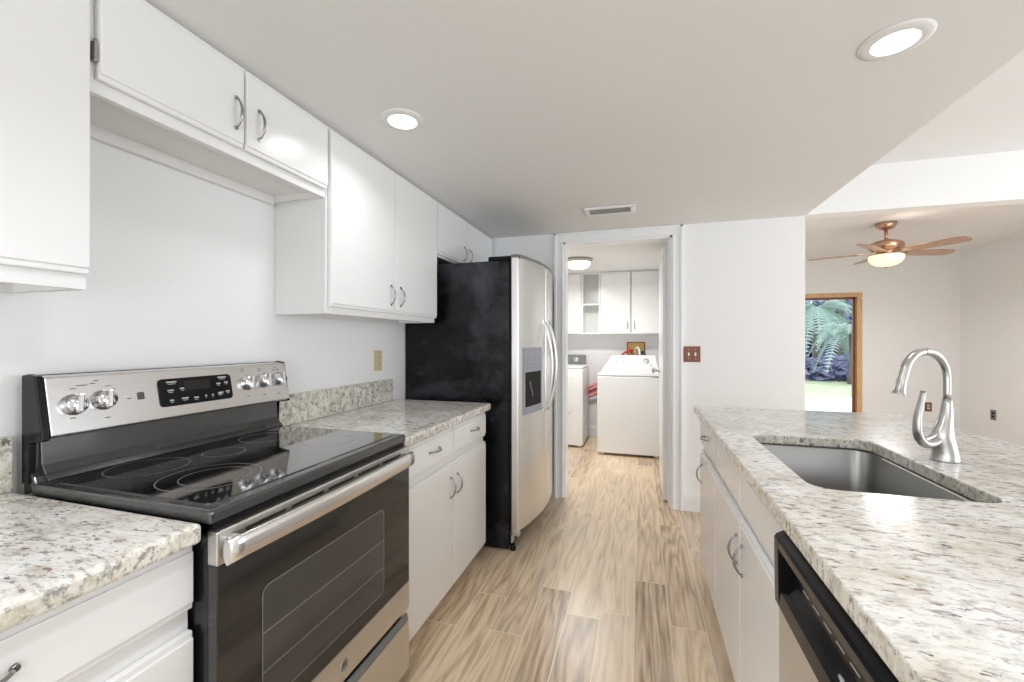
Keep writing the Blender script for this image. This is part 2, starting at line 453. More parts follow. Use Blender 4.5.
# glazed door in the far wall, oak frame
d = empty('door_2', ((GX0 + GX1) / 2, FY, 0)); d['kind'] = 'structure'
bm = bmesh.new()
B(bm, GX0 - .06, GX0, FY - .012, FY + .13, 0, GZ + .06, .003); B(bm, GX1, GX1 + .06, FY - .012, FY + .13, 0, GZ + .06, .003)
B(bm, GX0, GX1, FY - .012, FY + .13, GZ, GZ + .06, .003)
obj('oak_frame', bm, 'oak', d)
bm = bmesh.new()
B(bm, GX0, GX0 + .04, FY + .05, FY + .09, 0, GZ, .002); B(bm, GX1 - .025, GX1, FY + .05, FY + .09, 0, GZ, .002)
B(bm, GX0, GX1, FY + .05, FY + .09, GZ - .025, GZ, .002); B(bm, GX0, GX1, FY + .05, FY + .09, 0, .06, .002)
obj('sash', bm, 'plate_wood', d)
obj('pane', box(GX0 + .04, GX1 - .025, FY + .068, FY + .073, .06, GZ - .025), 'glass', d)
bm = box(2.30, 2.33, FY + .052, FY + .068, .86, .90, .004); tube(bm, [(2.315, FY + .055, .88), (2.315, FY + .03, .88)], .008)
obj('latch', bm, 'black_plastic', d)

# ------------------------------------------------------------------ cabinet fittings
def bow_pull(parent, c, axis, nrm, L=.095, proud=.026, r=.0034):
    """arched pull centred at c on a face whose outward normal is nrm (+1/-1 along x, or 'y-')"""
    c = Vector(c); a = Vector((0, 1, 0)) if axis == 'y' else (Vector((1, 0, 0)) if axis == 'x' else Vector((0, 0, 1)))
    n = Vector((0, -1, 0)) if nrm == 'y-' else Vector((nrm, 0, 0))
    pts = []
    for k in range(15):
        t = k / 14; s = math.sin(PI * t)
        pts.append(c + a * L * (t - .5) * (1.0 - .0 * s) + n * (proud * s ** .6 if s > 0 else 0))
    bm = bmesh.new(); tube(bm, pts, [r * (1.25 if 3 < i < 11 else 1.0) for i in range(15)], 10)
    for s in (-.5, .5):
        p = c + a * L * s
        tube(bm, [p - n * .001, p + n * .006], [r * 1.9, r * 1.4], 10)
    return obj('pull', bm, 'pull', parent)
def front(name, parent, x, s, y0, y1, z0, z1):
    """lipped cabinet door or drawer front: face plane x, outward direction s along x"""
    bm = bmesh.new()
    B(bm, x - s * .020, x - s * .005, y0, y1, z0, z1, .003, 2)
    i = .013
    B(bm, x - s * .006, x, y0 + .0015, y1 - .0015, z0 + i, z1 - i, .003, 2)
    return obj(name, bm, 'cab', parent)
def front_y(name, parent, y, x0, x1, z0, z1):
    bm = bmesh.new(); B(bm, x0, x1, y + .005, y + .018, z0, z1, .003)
    B(bm, x0 + .012, x1 - .012, y, y + .006, z0 + .012, z1 - .012, .003)
    return obj(name, bm, 'cab', parent)

# ------------------------------------------------------------------ wall cabinets on the long wall
XF = -1.20
def wall_cabinet(name, y0, y1, z0, z1, label, doors, pulls, ledger=False, group=None):
    t = empty(name, (-1.34, (y0 + y1) / 2, z0), label, 'cabinet', group)
    bm = bmesh.new(); xb = WX + .002; xf = XF - .021
    xs = xf - .0185
    B(bm, xb, xs, y0, y0 + .018, z0, z1); B(bm, xb, xs, y1 - .018, y1, z0, z1)
    B(bm, xb, xs, y0 + .018, y1 - .018, z0 + .022, z0 + .04)           # recessed bottom
    B(bm, xb, xs, y0 + .018, y1 - .018, z1 - .018, z1)
    B(bm, xb, xb + .006, y0 + .018, y1 - .018, z0 + .04, z1 - .018)
    B(bm, xb, xb + .02, y0 + .018, y1 - .018, z0 - (.012 if ledger else 0), z0 + .022)
    obj('body', bm, 'cab_in', t)
    bm = bmesh.new()                                                    # face frame
    fx = xf; xf = fx - .018
    ys = sorted({y0, y1} | {v for d_ in doors for v in (d_[0], d_[1])})
    B(bm, xf, fx, y0, y1, z0, z0 + .04, .001); B(bm, xf, fx, y0, y1, z1 - .035, z1, .001)
    B(bm, xf, fx, y0, y0 + .03, z0 + .04, z1 - .035, .001); B(bm, xf, fx, y1 - .03, y1, z0 + .04, z1 - .035, .001)
    if len(doors) == 2:
        ym = (doors[0][1] + doors[1][0]) / 2; B(bm, xf, fx, ym - .02, ym + .02, z0 + .04, z1 - .035, .001)
    obj('face_frame', bm, 'cab', t)
    for (a, b, c, d_), p in zip(doors, pulls):
        dr = front('door', t, XF, 1, a, b, c, d_)
        if p: bow_pull(dr, (XF, p[0], p[1]), 'z', 1)
    return t
zt = CZ - .002
wall_cabinet('wall_cabinet', -.35, .655, 1.398, zt, 'tall white wall cabinet hanging before the range, cut by the photo edge',
             [(-.33, .150, 1.432, 2.145), (.156, .653, 1.432, 2.145)], [(.10, 1.50), None])
wall_cabinet('wall_cabinet', .660, 1.428, 1.860, zt, 'short white two-door wall cabinet hanging high above the range',
             [(.669, 1.046, 1.89, 2.145), (1.053, 1.424, 1.89, 2.145)], [(1.015, 1.988), (1.098, 1.988)], ledger=True)
wall_cabinet('wall_cabinet', 1.433, 2.386, 1.392, zt, 'tall white two-door wall cabinet between range and refrigerator',
             [(1.441, 1.912, 1.420, 2.145), (1.916, 2.382, 1.420, 2.145)], [(1.872, 1.51), (1.960, 1.51)])
wall_cabinet('wall_cabinet', 2.392, 3.425, 1.812, zt, 'short white two-door wall cabinet above the refrigerator',
             [(2.398, 2.850, 1.825, 2.145), (2.856, 3.41, 1.825, 2.145)], [(2.80, 1.90), (2.90, 1.90)])
# hinges seen at the edge of the near short door
wc = [o for o in bpy.data.objects if o.name == 'wall_cabinet.001'][0]
for hz in (1.93, 2.09):
    bm = box(XF - .020, XF - .004, .661, .669, hz, hz + .045, .001); tube(bm, [(XF - .008, .664, hz - .004), (XF - .008, .664, hz + .049)], .004, 8)
    obj('hinge', bm, 'nickel', wc)

# ------------------------------------------------------------------ base cabinets
def base_cabinet(name, x0, x1, xf, s, y0, y1, label, cols, dz=(.722, .862), hz=(.085, .690), drawer_pulls=True, group=None, kick=.06):
    """xf = front plane, s outward sign; cols = [(ya, yb, pull_y, has_drawer_pull)]"""
    t = empty(name, ((x0 + x1) / 2, (y0 + y1) / 2, 0), label, 'cabinet', group)
    fb = xf - s * .021
    bm = bmesh.new()
    back = x0 if s > 0 else x1
    B(bm, back, fb - s * .018, y0, y0 + .018, .075, .872); B(bm, back, fb - s * .018, y1 - .018, y1, .075, .872)
    B(bm, back, fb - s * .018, y0 + .018, y1 - .018, .075, .093); B(bm, back, back + s * .012, y0 + .018, y1 - .018, .093, .872)
    B(bm, back, fb - s * .018, y0 + .018, y1 - .018, .60, .612)
    obj('body', bm, 'cab_in', t)
    bm = bmesh.new(); B(bm, fb - s * kick, fb - s * (kick + .016), y0, y1, 0, .075)
    obj('toe_kick', bm, 'cab', t)
    bm = bmesh.new()
    B(bm, fb - s * .018, fb, y0, y1, .075, .105, .001); B(bm, fb - s * .018, fb, y0, y1, .845, .872, .001)
    B(bm, fb - s * .018, fb, y0, y1, .675, .735, .001)
    yy = [y0 + .018] + [(cols[i][1] + cols[i + 1][0]) / 2 for i in range(len(cols) - 1)] + [y1 - .018]
    for q in yy: B(bm, fb - s * .018, fb - s * .0003, q - .018, q + .018, .1, .85)
    obj('face_frame', bm, 'cab', t)
    for (a, b, py, dp) in cols:
        dr = front('drawer', t, xf, s, a, b, *dz)
        if dp is not None: bow_pull(dr, (xf, dp, (dz[0] + dz[1]) / 2 + .005), 'y', s)
        dd = front('door', t, xf, s, a, b, *hz)
        if py is not None: bow_pull(dd, (xf, py, hz[1] - .115), 'z', s)
    return t
base_cabinet('base_cabinet', WX, -.87, -.87, 1, -.35, .645, 'white base cabinet under the near end of the long wall counter',
             [(-.32, .008, -.03, -.15), (.016, .644, .06, .335)], dz=(.735, .866))
base_cabinet('base_cabinet', WX, -.87, -.87, 1, 1.412, 2.362, 'white base cabinet with two drawers between range and refrigerator',
             [(1.420, 1.900, 1.868, 1.70), (1.910, 2.356, 1.945, 2.17)])
base_cabinet('base_cabinet', .315, .93, .315, -1, 2.040, 2.530, 'narrow white island cabinet with one drawer at the doorway end',
             [(2.048, 2.524, 2.45, 2.29)])
base_cabinet('base_cabinet', .315, .93, .315, -1, 1.094, 2.034, 'wide white island cabinet with two doors under the sink',
             [(1.562, 2.026, 1.600, None), (1.100, 1.554, 1.516, None)])
base_cabinet('base_cabinet', .315, .93, .315, -1, -.62, .470, 'white island cabinet beyond the dishwasher, at the camera end',
             [(-.60, -.075, -.12, -.34), (-.065, .462, .42, .2)])
# island back panel
bm = box(.955, .975, -.62, 2.530, 0, .874)
o = struct('trim_island_back', bm, 'cab')
# ------------------------------------------------------------------ counters
def counter(name, pts_z, label):
    pass
bm = box(WX, -.842, -.40, .640, .874, .914)
c1 = tag(obj('countertop', bm, 'granite', bevel=.009), 'speckled granite countertop in the photo corner before the range', 'countertop')
obj('backsplash', box(WX, WX + .022, -.40, .640, .9145, 1.047, .003), 'granite', c1)
bm = box(WX, -.842, 1.410, 2.366, .874, .914)
c2 = tag(obj('countertop', bm, 'granite', bevel=.009), 'short granite countertop between range and refrigerator', 'countertop')
obj('backsplash', box(WX, WX + .022, 1.410, 2.30, .9145, 1.047, .003), 'granite', c2)
# island slab with the sink cut-out
SXa, SXb, SYa, SYb = .415, .805, 1.235, 1.888
def slab_with_hole(x0, x1, y0, y1, z0, z1, hole):
    cx = sum(p[0] for p in hole) / len(hole); cy = sum(p[1] for p in hole) / len(hole)
    def hit(px, py):
        dx, dy = px - cx, py - cy; t = 1e9
        if dx > 0: t = min(t, (x1 - cx) / dx)
        if dx < 0: t = min(t, (x0 - cx) / dx)
        if dy > 0: t = min(t, (y1 - cy) / dy)
        if dy < 0: t = min(t, (y0 - cy) / dy)
        return (cx + dx * t, cy + dy * t)
    outer = [hit(*p) for p in hole]
    for c in ((x0, y0), (x1, y0), (x1, y1), (x0, y1)):
        k = min(range(len(outer)), key=lambda i: (outer[i][0] - c[0]) ** 2 + (outer[i][1] - c[1]) ** 2); outer[k] = c
    bm = bmesh.new(); n = len(hole)
    R = [[bm.verts.new((p[0], p[1], z)) for p in ring] for ring, z in ((hole, z1), (outer, z1), (outer, z0), (hole, z0))]
    for a in range(4):
        A_, B_ = R[a], R[(a + 1) % 4]
        for i in range(n): bm.faces.new((A_[i], A_[(i + 1) % n], B_[(i + 1) % n], B_[i]))
    return bm
hole = rrect(SXa, SXb, SYa, SYb, .055, 7)
bm = slab_with_hole(.292, 1.262, -.64, 2.60, .876, .914, hole)
isl = tag(obj('countertop', bm, 'granite', bevel=.006), 'long granite island countertop with the sink cut into it', 'countertop')
# sink
bm = bmesh.new()
rings = []
for inset, z, r in ((-.02, .8745, .06), (.0, .8745, .055), (.004, .868, .055), (.010, .72, .052), (.016, .70, .05), (.035, .686, .045), (.08, .682, .03)):
    rings.append([bm.verts.new((p[0], p[1], z)) for p in rrect(SXa - .004 + inset, SXb + .004 - inset, SYa - .004 + inset, SYb + .004 - inset, r, 7)])
for i in range(len(rings) - 1):
    n = len(rings[i])
    for k in range(n):
        f = bm.faces.new((rings[i][k], rings[i][(k + 1) % n], rings[i + 1][(k + 1) % n], rings[i + 1][k])); f.smooth = True
bm.faces.new(rings[-1])
snk = tag(obj('sink', bm, 'steel_sink'), 'undermount stainless steel sink bowl set in the island countertop', 'sink')
md = snk.modifiers.new('solid', 'SOLIDIFY'); md.thickness = .0015; md.offset = -1
bm = lathe(bmesh.new(), [(.055, .0), (.052, .004), (.040, .002), (.030, -.004), (0, -.006)], (.61, 1.56, .6825), 'z', 28)
obj('drain', bm, 'chrome', snk)

# ------------------------------------------------------------------ faucet
FX, FYc = .897, 1.632
u = Vector((-.90, -.43, 0)).normalized()
fa = empty('faucet', (FX, FYc, .914), 'brushed nickel gooseneck faucet with a curved lever, behind the island sink', 'faucet')
def fp(a, z): return Vector((FX, FYc, z)) + u * a
bm = bmesh.new(); vv = Vector((-u.y, u.x, 0))
prof = [(.9145, .0, .038, .034), (.918, .0, .036, .032), (.940, .001, .033, .030), (.965, .005, .032, .027), (.985, .010, .032, .025),
        (1.005, .009, .029, .023), (1.03, .003, .021, .019), (1.06, -.004, .0155, .0155), (1.09, -.006, .0125, .0125), (1.102, -.006, .0115, .0115)]
rings = []
for z, cu_, hu, hv in prof:
    rings.append([bm.verts.new(fp(cu_, z) + u * hu * math.cos(2 * PI * k / 28) + vv * hv * math.sin(2 * PI * k / 28)) for k in range(28)])
for i in range(len(rings) - 1):
    for k in range(28):
        f = bm.faces.new((rings[i][k], rings[i][(k + 1) % 28], rings[i + 1][(k + 1) % 28], rings[i + 1][k])); f.smooth = True
bm.faces.new(rings[0][::-1]); bm.faces.new(rings[-1])
obj('body', bm, 'nickel', fa)
arc = [fp(-.006, 1.098), fp(-.006, 1.16)]
for k in range(1, 9):
    a = PI * k / 15; arc.append(fp(-.006 + .079 * (1 - math.cos(a)), 1.165 + .083 * math.sin(a)))
ar = smooth_path(arc, 3)
obj('spout', tube(bmesh.new(), ar, [.0092 + .0026 * i / len(ar) for i in range(len(ar))], 18), 'nickel', fa)
arc2 = [fp(-.006 + .079 * (1 - math.cos(PI * k / 15)), 1.165 + .083 * math.sin(PI * k / 15)) for k in range(8, 15)] + [fp(.157, 1.163), fp(.161, 1.147), fp(.165, 1.132), fp(.168, 1.120)]
ar = smooth_path(arc2, 3); n_ = len(ar)
obj('spray_head', tube(bmesh.new(), ar, [.0118 + .0016 * (i / n_) + .0070 * max(0, (i / n_ - .72) / .28) ** 2 for i in range(n_)], 20), 'nickel', fa)
lv = smooth_path([fp(.014, .990), fp(.05, .968), (fp(.080, .970)), fp(.101, 1.000), fp(.102, 1.045), fp(.092, 1.085), fp(.080, 1.128)], 5)
n_ = len(lv)
obj('lever', tube(bmesh.new(), lv, [(.017 - .0125 * (i / n_) ** .8, .017 - .009 * i / n_) for i in range(n_)], 14), 'nickel', fa)
lv2 = smooth_path([fp(-.002, 1.07), fp(.004, 1.03), fp(.03, 1.0), fp(.06, .985), fp(.080, .982)], 5); n_ = len(lv2)
obj('lever_yoke', tube(bmesh.new(), lv2, [.008 for i in range(n_)], 12), 'nickel', fa)

# ------------------------------------------------------------------ range
RY0, RY1 = .648, 1.402
rg = empty('range', (-1.15, 1.025, 0), 'stainless and black electric range with a glass cooktop', 'range')
bm = bmesh.new()
B(bm, WX + .01, -.845, RY0 + .004, RY1 - .004, .03, .885, .004)
for fx in (-1.40, -.90):
    for fy in (RY0 + .05, RY1 - .05): tube(bm, [(fx, fy, 0), (fx, fy, .035)], .018, 12)
obj('body', bm, 'black', rg)
# cooktop frame and glass
bm = bmesh.new()
B(bm, -1.412, -.834, RY0, RY1, .904, .934, .008, 3)
ck = obj('cooktop', bm, 'slate', rg)
bm = bmesh.new(); prism(bm, rrect(-1.375, -.868, RY0 + .025, RY1 - .025, .02, 4), 'z', .9335, .9365)
obj('glass_top', bm, 'glass_black', ck)
def ring(c, r, w=.0022):
    bm = bmesh.new(); n = 56
    for k in range(n):
        a, b = 2 * PI * k / n, 2 * PI * (k + 1) / n
        vs = [bm.verts.new((c[0] + q * math.cos(t), c[1] + q * math.sin(t),   .9368)) for q, t in ((r - w, a), (r, a), (r, b), (r - w, b))]
        vs2 = [bm.verts.new((v.co.x, v.co.y, .9363)) for v in vs]
        bm.faces.new(vs); bm.faces.new(vs2[::-1])
    return bm
for c, r in (((-1.045, .815), .112), ((-1.035, .820), .078), ((-1.285, .825), .092), ((-1.03, 1.225), .085), ((-1.28, 1.20), .082), ((-1.235, 1.005), .058)):
    obj('burner_ring', ring(c, r, .0018), 'ring', ck)
# rear riser and control panel
bm = bmesh.new()
prism(bm, [(-1.452, .90), (-1.402, .925), (-1.414, .947), (-1.430, .962), (-1.430, 1.05), (-1.40, 1.055), (-1.412, 1.18), (-1.43, 1.196), (-1.452, 1.196)], 'y', RY0 + .006, RY1 - .006)
bgd = obj('backguard', bm, 'slate', rg, bevel=.004)
bm = bmesh.new()
prism(bm, [(-1.402, .930), (-1.392, .936), (-1.408, .952), (-1.420, .972), (-1.426, 1.045), (-1.432, 1.045), (-1.438, .96)], 'y', RY0 + .025, RY1 - .012)
obj('riser', bm, 'slate', bgd, bevel=.002)
# control fascia: a slab leaning back, from (x=-1.362, z=1.043) to (x=-1.392, z=1.198)
zb, ztop = 1.048, 1.190; xb_, xt_ = -1.364, -1.392
def fx_(z): return xb_ + (xt_ - xb_) * (z - zb) / (ztop - zb)
FN = Vector((ztop - zb, 0, xb_ - xt_)).normalized()     # outward normal of the fascia
bm = bmesh.new()
prism(bm, [(xb_, zb), (xt_, ztop), (xt_ - .03, ztop + .004), (-1.435, 1.185), (-1.435, zb + .01), (xb_ - .012, zb - .006)], 'y', RY0 + .016, RY1 - .006)
cp = obj('control_panel', bm, 'steel', rg, bevel=.003)
for ya, yb in ((RY0 + .001, RY0 + .017), (RY1 - .007, RY1 - .001)):
    bm = bmesh.new()
    prism(bm, [(xb_ - .004, zb - .01), (xt_ - .004, ztop + .004), (xt_ - .035, ztop + .009), (-1.450, ztop + .006), (-1.450, .93), (-1.425, .93), (-1.42, 1.03)], 'y', ya, yb)
    obj('end_cap', bm, 'black_plastic', rg, bevel=.004)
def on_panel(y, z, h=0.0): return Vector((fx_(z), y, z)) + FN * h
def panel_mtx(y, z, h):     # local X -> +y (reads from the room), local Y -> up the fascia, local Z -> outward
    X = Vector((0, 1, 0)); Z = FN; Y = Z.cross(X)
    m_ = Matrix((X, Y, Z)).transposed().to_4x4(); m_.translation = on_panel(y, z, h); return m_
def plate(bm, y, z, w, h, t, lift=0.0, r=None, up=False):
    poly = rrect(-w / 2, w / 2, -h / 2, h / 2, r, 4) if r else [(-w / 2, -h / 2), (w / 2, -h / 2), (w / 2, h / 2), (-w / 2, h / 2)]
    k = len(bm.verts); prism(bm, poly, 'z', 0, t); bm.verts.ensure_lookup_table()
    bmesh.ops.transform(bm, matrix=panel_mtx(y, z, lift), verts=bm.verts[k:])
    return bm
obj('touch_pad', plate(bmesh.new(), 1.030, 1.122, .235, .085, .003, 0, .012), 'black_plastic', cp)
obj('display', plate(bmesh.new(), 1.028, 1.138, .085, .030, .0012, .003), 'lcd', cp)
bm = bmesh.new()      # small unreadable key legends
for yy_, zz_, w_ in ((.945, 1.128, .018), (.982, 1.131, .018), (.945, 1.098, .012), (.985, 1.100, .020), (1.02, 1.098, .015), (1.052, 1.1, .006), (1.075, 1.1, .006),
                     (1.10, 1.102, .012), (1.10, 1.135, .014), (1.128, 1.137, .014), (1.105, 1.104, .016), (1.13, 1.106, .014), (.95, 1.153, .03), (1.115, 1.155, .03)):
    plate(bm, yy_, zz_, w_, .0038, .0006, .003); plate(bm, yy_, zz_ - .006, w_ * .7, .0016, .0006, .003)
obj('key_legend', bm, 'print', cp)
bm = plate(bmesh.new(), .865, 1.122, .017, .021, .0015, 0, .002); obj('badge_sticker', bm, 'print_dark', cp)
bm = bmesh.new()
for yy_, zz_ in ((.728, 1.165), (.715, 1.158), (.765, 1.175), (.757, 1.168), (.835, 1.118), (.74, 1.165), (.79, 1.158), (.80, 1.148), (.708, 1.085), (.78, 1.075),
                 (1.20, 1.178), (1.20, 1.17), (1.27, 1.175), (1.27, 1.168), (1.345, 1.176), (1.355, 1.166), (1.335, 1.166), (1.21, 1.078), (1.28, 1.076), (1.345, 1.074)):
    plate(bm, yy_, zz_, .012, .0022, .0005, 0)
obj('knob_legend', bm, 'print_dark', cp)
def knob(y, z, r=.024):
    bm = bmesh.new()
    lathe(bm, [(r * 1.12, 0), (r * 1.12, .004), (r, .006), (r * .95, .020), (r * .86, .024), (0, .024)], (0, 0, 0), 'z', 24)
    B(bm, -.006, .006, -r * .98, r * .98, .022, .034, .0025)
    bmesh.ops.transform(bm, matrix=panel_mtx(y, z, 0) @ Matrix.Rotation(-.15, 4, 'Z'), verts=bm.verts[:])
    return obj('knob', bm, 'chrome', cp)
for y_, z_ in ((.712, 1.118), (.775, 1.122), (1.212, 1.126), (1.285, 1.128), (1.352, 1.129)): knob(y_, z_)
# front fascia below the glass, vents and oven door
ox = -.818
bm = box(-.85, -.838, RY0 + .01, RY1 - .01, .884, .904)
obj('vent_strip', bm, 'black_plastic', rg)
bm = bmesh.new()
zt_, zg1, zg0, zb0 = .892, .822, .392, .298
B(bm, ox - .028, ox, RY0 + .003, RY1 - .003, zg1, zt_, .003)
for k in range(5):   # long vent slots of the door's top rail are black inserts
    pass
dr = obj('oven_door', bm, 'steel_warm', rg)
bm = bmesh.new()
for k in range(5):
    ya = .715 + k * .128; B(bm, ox - .004, ox + .0008, ya, ya + .11, .870, .877, .001)
obj('vent_slot', bm, 'dark_hole', dr)
bm = bmesh.new(); B(bm, ox - .027, ox - .001, RY0 + .003, RY1 - .003, zg0, zg1, .003)
obj('door_glass', bm, 'oven_glass', dr)
bm = bmesh.new(); prism(bm, rrect(.758, 1.235, .442, .722, .02, 5), 'x', ox - .006, ox - .0004)
obj('window', bm, 'oven_window', dr)
bm = bmesh.new()      # thin printed border round the window, and the racks seen through it
q = rrect(.758, 1.235, .442, .722, .02, 5); q2 = rrect(.7595, 1.2335, .4435, .7205, .019, 5)
A_ = [bm.verts.new((ox - .0001, *p)) for p in q]; B_ = [bm.verts.new((ox - .0001, *p)) for p in q2]
for i in range(len(q)): bm.faces.new((A_[i], A_[(i + 1) % len(q)], B_[(i + 1) % len(q)], B_[i]))
for zz in (.525, .615):
    B(bm, ox - .0006, ox - .0001, .76, 1.233, zz, zz + .0013)
obj('window_border', bm, 'ring', dr)
bm = bmesh.new(); B(bm, ox - .028, ox, RY0 + .003, RY1 - .003, zb0, zg0, .003)
obj('lower_rail', bm, 'steel_warm', dr)
# emblem on the lower rail
bm = bmesh.new()
cy_, cz_ = 1.035, .345
lathe(bm, [(.0165, .0), (.0165, .0022), (.0145, .0028), (.0140, .0018), (0, .0018)], (ox, cy_, cz_), 'x', 32)
em = obj('emblem', bm, 'nickel', dr)
mt = Matrix(((0, 0, 1, ox + .0022), (1, 0, 0, cy_), (0, 1, 0, cz_), (0, 0, 0, 1)))
text_mesh('emblem_monogram', 'GE', .016, 'print_dark', dr, mt)
# handle
hp = [(ox, RY0 + .028, .868), (ox + .022, RY0 + .030, .868)]
bm = bmesh.new()
mid = [(ox + .022 + .010 * math.sin(PI * k / 20), RY0 + .006 + (RY1 - RY0 - .030) * k / 20, .851) for k in range(21)]
tube(bm, mid, [(.026, .011)] * 21, 16)
for yy_ in (RY0 + .030, RY1 - .030):
    B(bm, ox, ox + .022, yy_ - .008, yy_ + .012, .845, .875, .004)
bmesh.ops.translate(bm, verts=bm.verts[:], vec=(0, 0, .002))
obj('handle', bm, 'steel_bright', dr)
# storage drawer
bm = bmesh.new()
B(bm, ox - .028, ox - .001, RY0 + .003, RY1 - .003, .070, .250, .004)
B(bm, ox - .028, ox - .016, RY0 + .003, RY1 - .003, .250, .285, .002)
dw_ = obj('storage_drawer', bm, 'steel_warm', rg)
bm = bmesh.new(); prism(bm, [(ox - .020, .244), (ox - .002, .250), (ox + .004, .264), (ox - .001, .282), (ox - .006, .282), (ox - .004, .266), (ox - .018, .258)], 'y', RY0 + .10, RY1 - .02)
obj('drawer_lip', bm, 'grey_plate', dw_)
obj('kick_plate', box(-.90, -.88, RY0 + .01, RY1 - .01, .02, .068), 'black', rg)

# ------------------------------------------------------------------ refrigerator
fr = empty('refrigerator', (-1.08, 2.935, 0), 'side-by-side refrigerator with stainless doors and black side', 'refrigerator')
Y0, Y1, YS = 2.468, 3.385, 2.895
bm = bmesh.new(); B(bm, WX + .006, -.765, Y0, Y1, .012, 1.772, .006)
obj('cabinet_body', bm, 'fridge_side', fr)
bm = bmesh.new(); B(bm, -.765, -.752, Y0 + .008, Y1 - .008, .09, 1.765)
obj('door_gasket', bm, 'black_plastic', fr)
def bow(y): 
    t = (y - Y0) / (Y1 - Y0); return -.706 + .072 * math.sin(PI * min(max(t, 0), 1)) ** .8 + .018 * t
def fridge_door(ya, yb, cut=None):
    n = 14
    pts = [(-.750, ya), ] + [(bow(ya + (yb - ya) * k / n), ya + (yb - ya) * k / n) for k in range(n + 1)] + [(-.750, yb)]
    bm = bmesh.new()
    prism(bm, pts, 'z', .128, 1.790)
    return bm
d1 = obj('freezer_door', fridge_door(Y0 + .002, YS - .004), 'steel_v', fr, bevel=.006)
d2 = obj('fridge_door', fridge_door(YS + .004, Y1 - .002), 'steel_v', fr, bevel=.006)
for (ya, yb) in ((Y0 + .002, YS - .004), (YS + .004, Y1 - .002)):
    n = 14; bm = bmesh.new()
    pts = [(-.752, ya)] + [(bow(ya + (yb - ya) * k / n) + .001, ya + (yb - ya) * k / n) for k in range(n + 1)] + [(-.752, yb)]
    prism(bm, pts, 'z', 1.788, 1.806)
    obj('top_cap', bm, 'grey_plastic' if False else 'grey_plate', fr, bevel=.004)
for yy_ in (Y0 + .04, Y1 - .04):
    bm = bmesh.new(); B(bm, -.90, -.70, yy_ - .035, yy_ + .035, 1.772, 1.800, .006)
    obj('hinge_cover', bm, 'black_plastic', fr)
# dispenser: bezel, recess, paddle
yd0, yd1 = 2.515, 2.785
bm = bmesh.new()
def strip(bm, y0_, y1_, z0_, z1_, out, inn, n=6):
    pts = [(bow(y0_ + (y1_ - y0_) * k / n) + out, y0_ + (y1_ - y0_) * k / n) for k in range(n + 1)]
    pts += [(bow(y0_ + (y1_ - y0_) * k / n) + inn, y0_ + (y1_ - y0_) * k / n) for k in range(n, -1, -1)]
    prism(bm, pts, 'z', z0_, z1_)
strip(bm, yd0, yd1, 1.085, 1.238, .004, -.002); strip(bm, yd0, yd1, .822, .868, .004, -.002)
strip(bm, yd0, yd0 + .022, .868, 1.085, .004, -.002); strip(bm, yd1 - .012, yd1, .868, 1.085, .004, -.002)
obj('dispenser_bezel', bm, 'grey_plastic', d1)
bm = bmesh.new(); strip(bm, yd0 + .022, yd1 - .012, .868, 1.085, .0012, -.002); obj('dispenser_recess', bm, 'dark_hole', d1)
bm = bmesh.new(); strip(bm, yd0 + .045, yd1 - .03, 1.10, 1.19, .006, .002); obj('dispenser_buttons', bm, 'grey_plastic', d1)
bm = bmesh.new(); strip(bm, yd0 + .055, yd0 + .12, 1.195, 1.20, .0075, .002); strip(bm, yd0 + .06, yd1 - .05, 1.145, 1.149, .0075, .002); obj('dispenser_print', bm, 'nickel', d1)
bm = bmesh.new()
tube(bm, smooth_path([(bow(2.60) + .004, 2.585, 1.03), (bow(2.6) + .006, 2.60, .99), (bow(2.6) + .006, 2.625, .965), (bow(2.62) + .004, 2.64, .93)], 4), .006, 8)
obj('dispenser_paddle', bm, 'grey_plate', d1)
for dpar, yh in ((d1, YS - .070), (d2, YS + .050)):
    bm = bmesh.new(); pts = []
    for k in range(25):
        t = k / 24; s = math.sin(PI * t)
        pts.append((bow(yh) + .004 + .060 * s ** .8, yh, .80 + .62 * t))
    tube(bm, pts, [(.010, .010 + .004 * math.sin(PI * k / 24)) for k in range(25)], 14)
    for zz in (.81, 1.41): B(bm, bow(yh) - .002, bow(yh) + .012, yh - .012, yh + .012, zz - .018, zz + .018, .004)
    obj('handle', bm, 'steel_v', dpar)
bm = bmesh.new(); B(bm, -.80, -.745, Y0 + .01, Y1 - .01, .03, .115, .004)
for k in range(5): B(bm, -.746, -.742, Y0 + .03, Y1 - .03, .045 + k * .013, .05 + k * .013)
obj('toe_grille', bm, 'black_plastic', fr)
bm = bmesh.new(); B(bm, -.755, -.700, Y0 + .006, Y0 + .04, .095, .126, .003); B(bm, -.752, -.742, Y0 + .006, Y0 + .05, .05, .126, .002)
obj('lower_hinge', bm, 'chrome', fr)
for yy_ in (Y0 + .03, Y1 - .05):
    for xx_ in (-.745, -1.38):
        bm = bmesh.new(); tube(bm, [(xx_, yy_, 0), (xx_, yy_, .012), (xx_, yy_, .04)], [.018, .018, .010], 12)
        obj('leveling_foot', bm, 'black_plastic', fr)

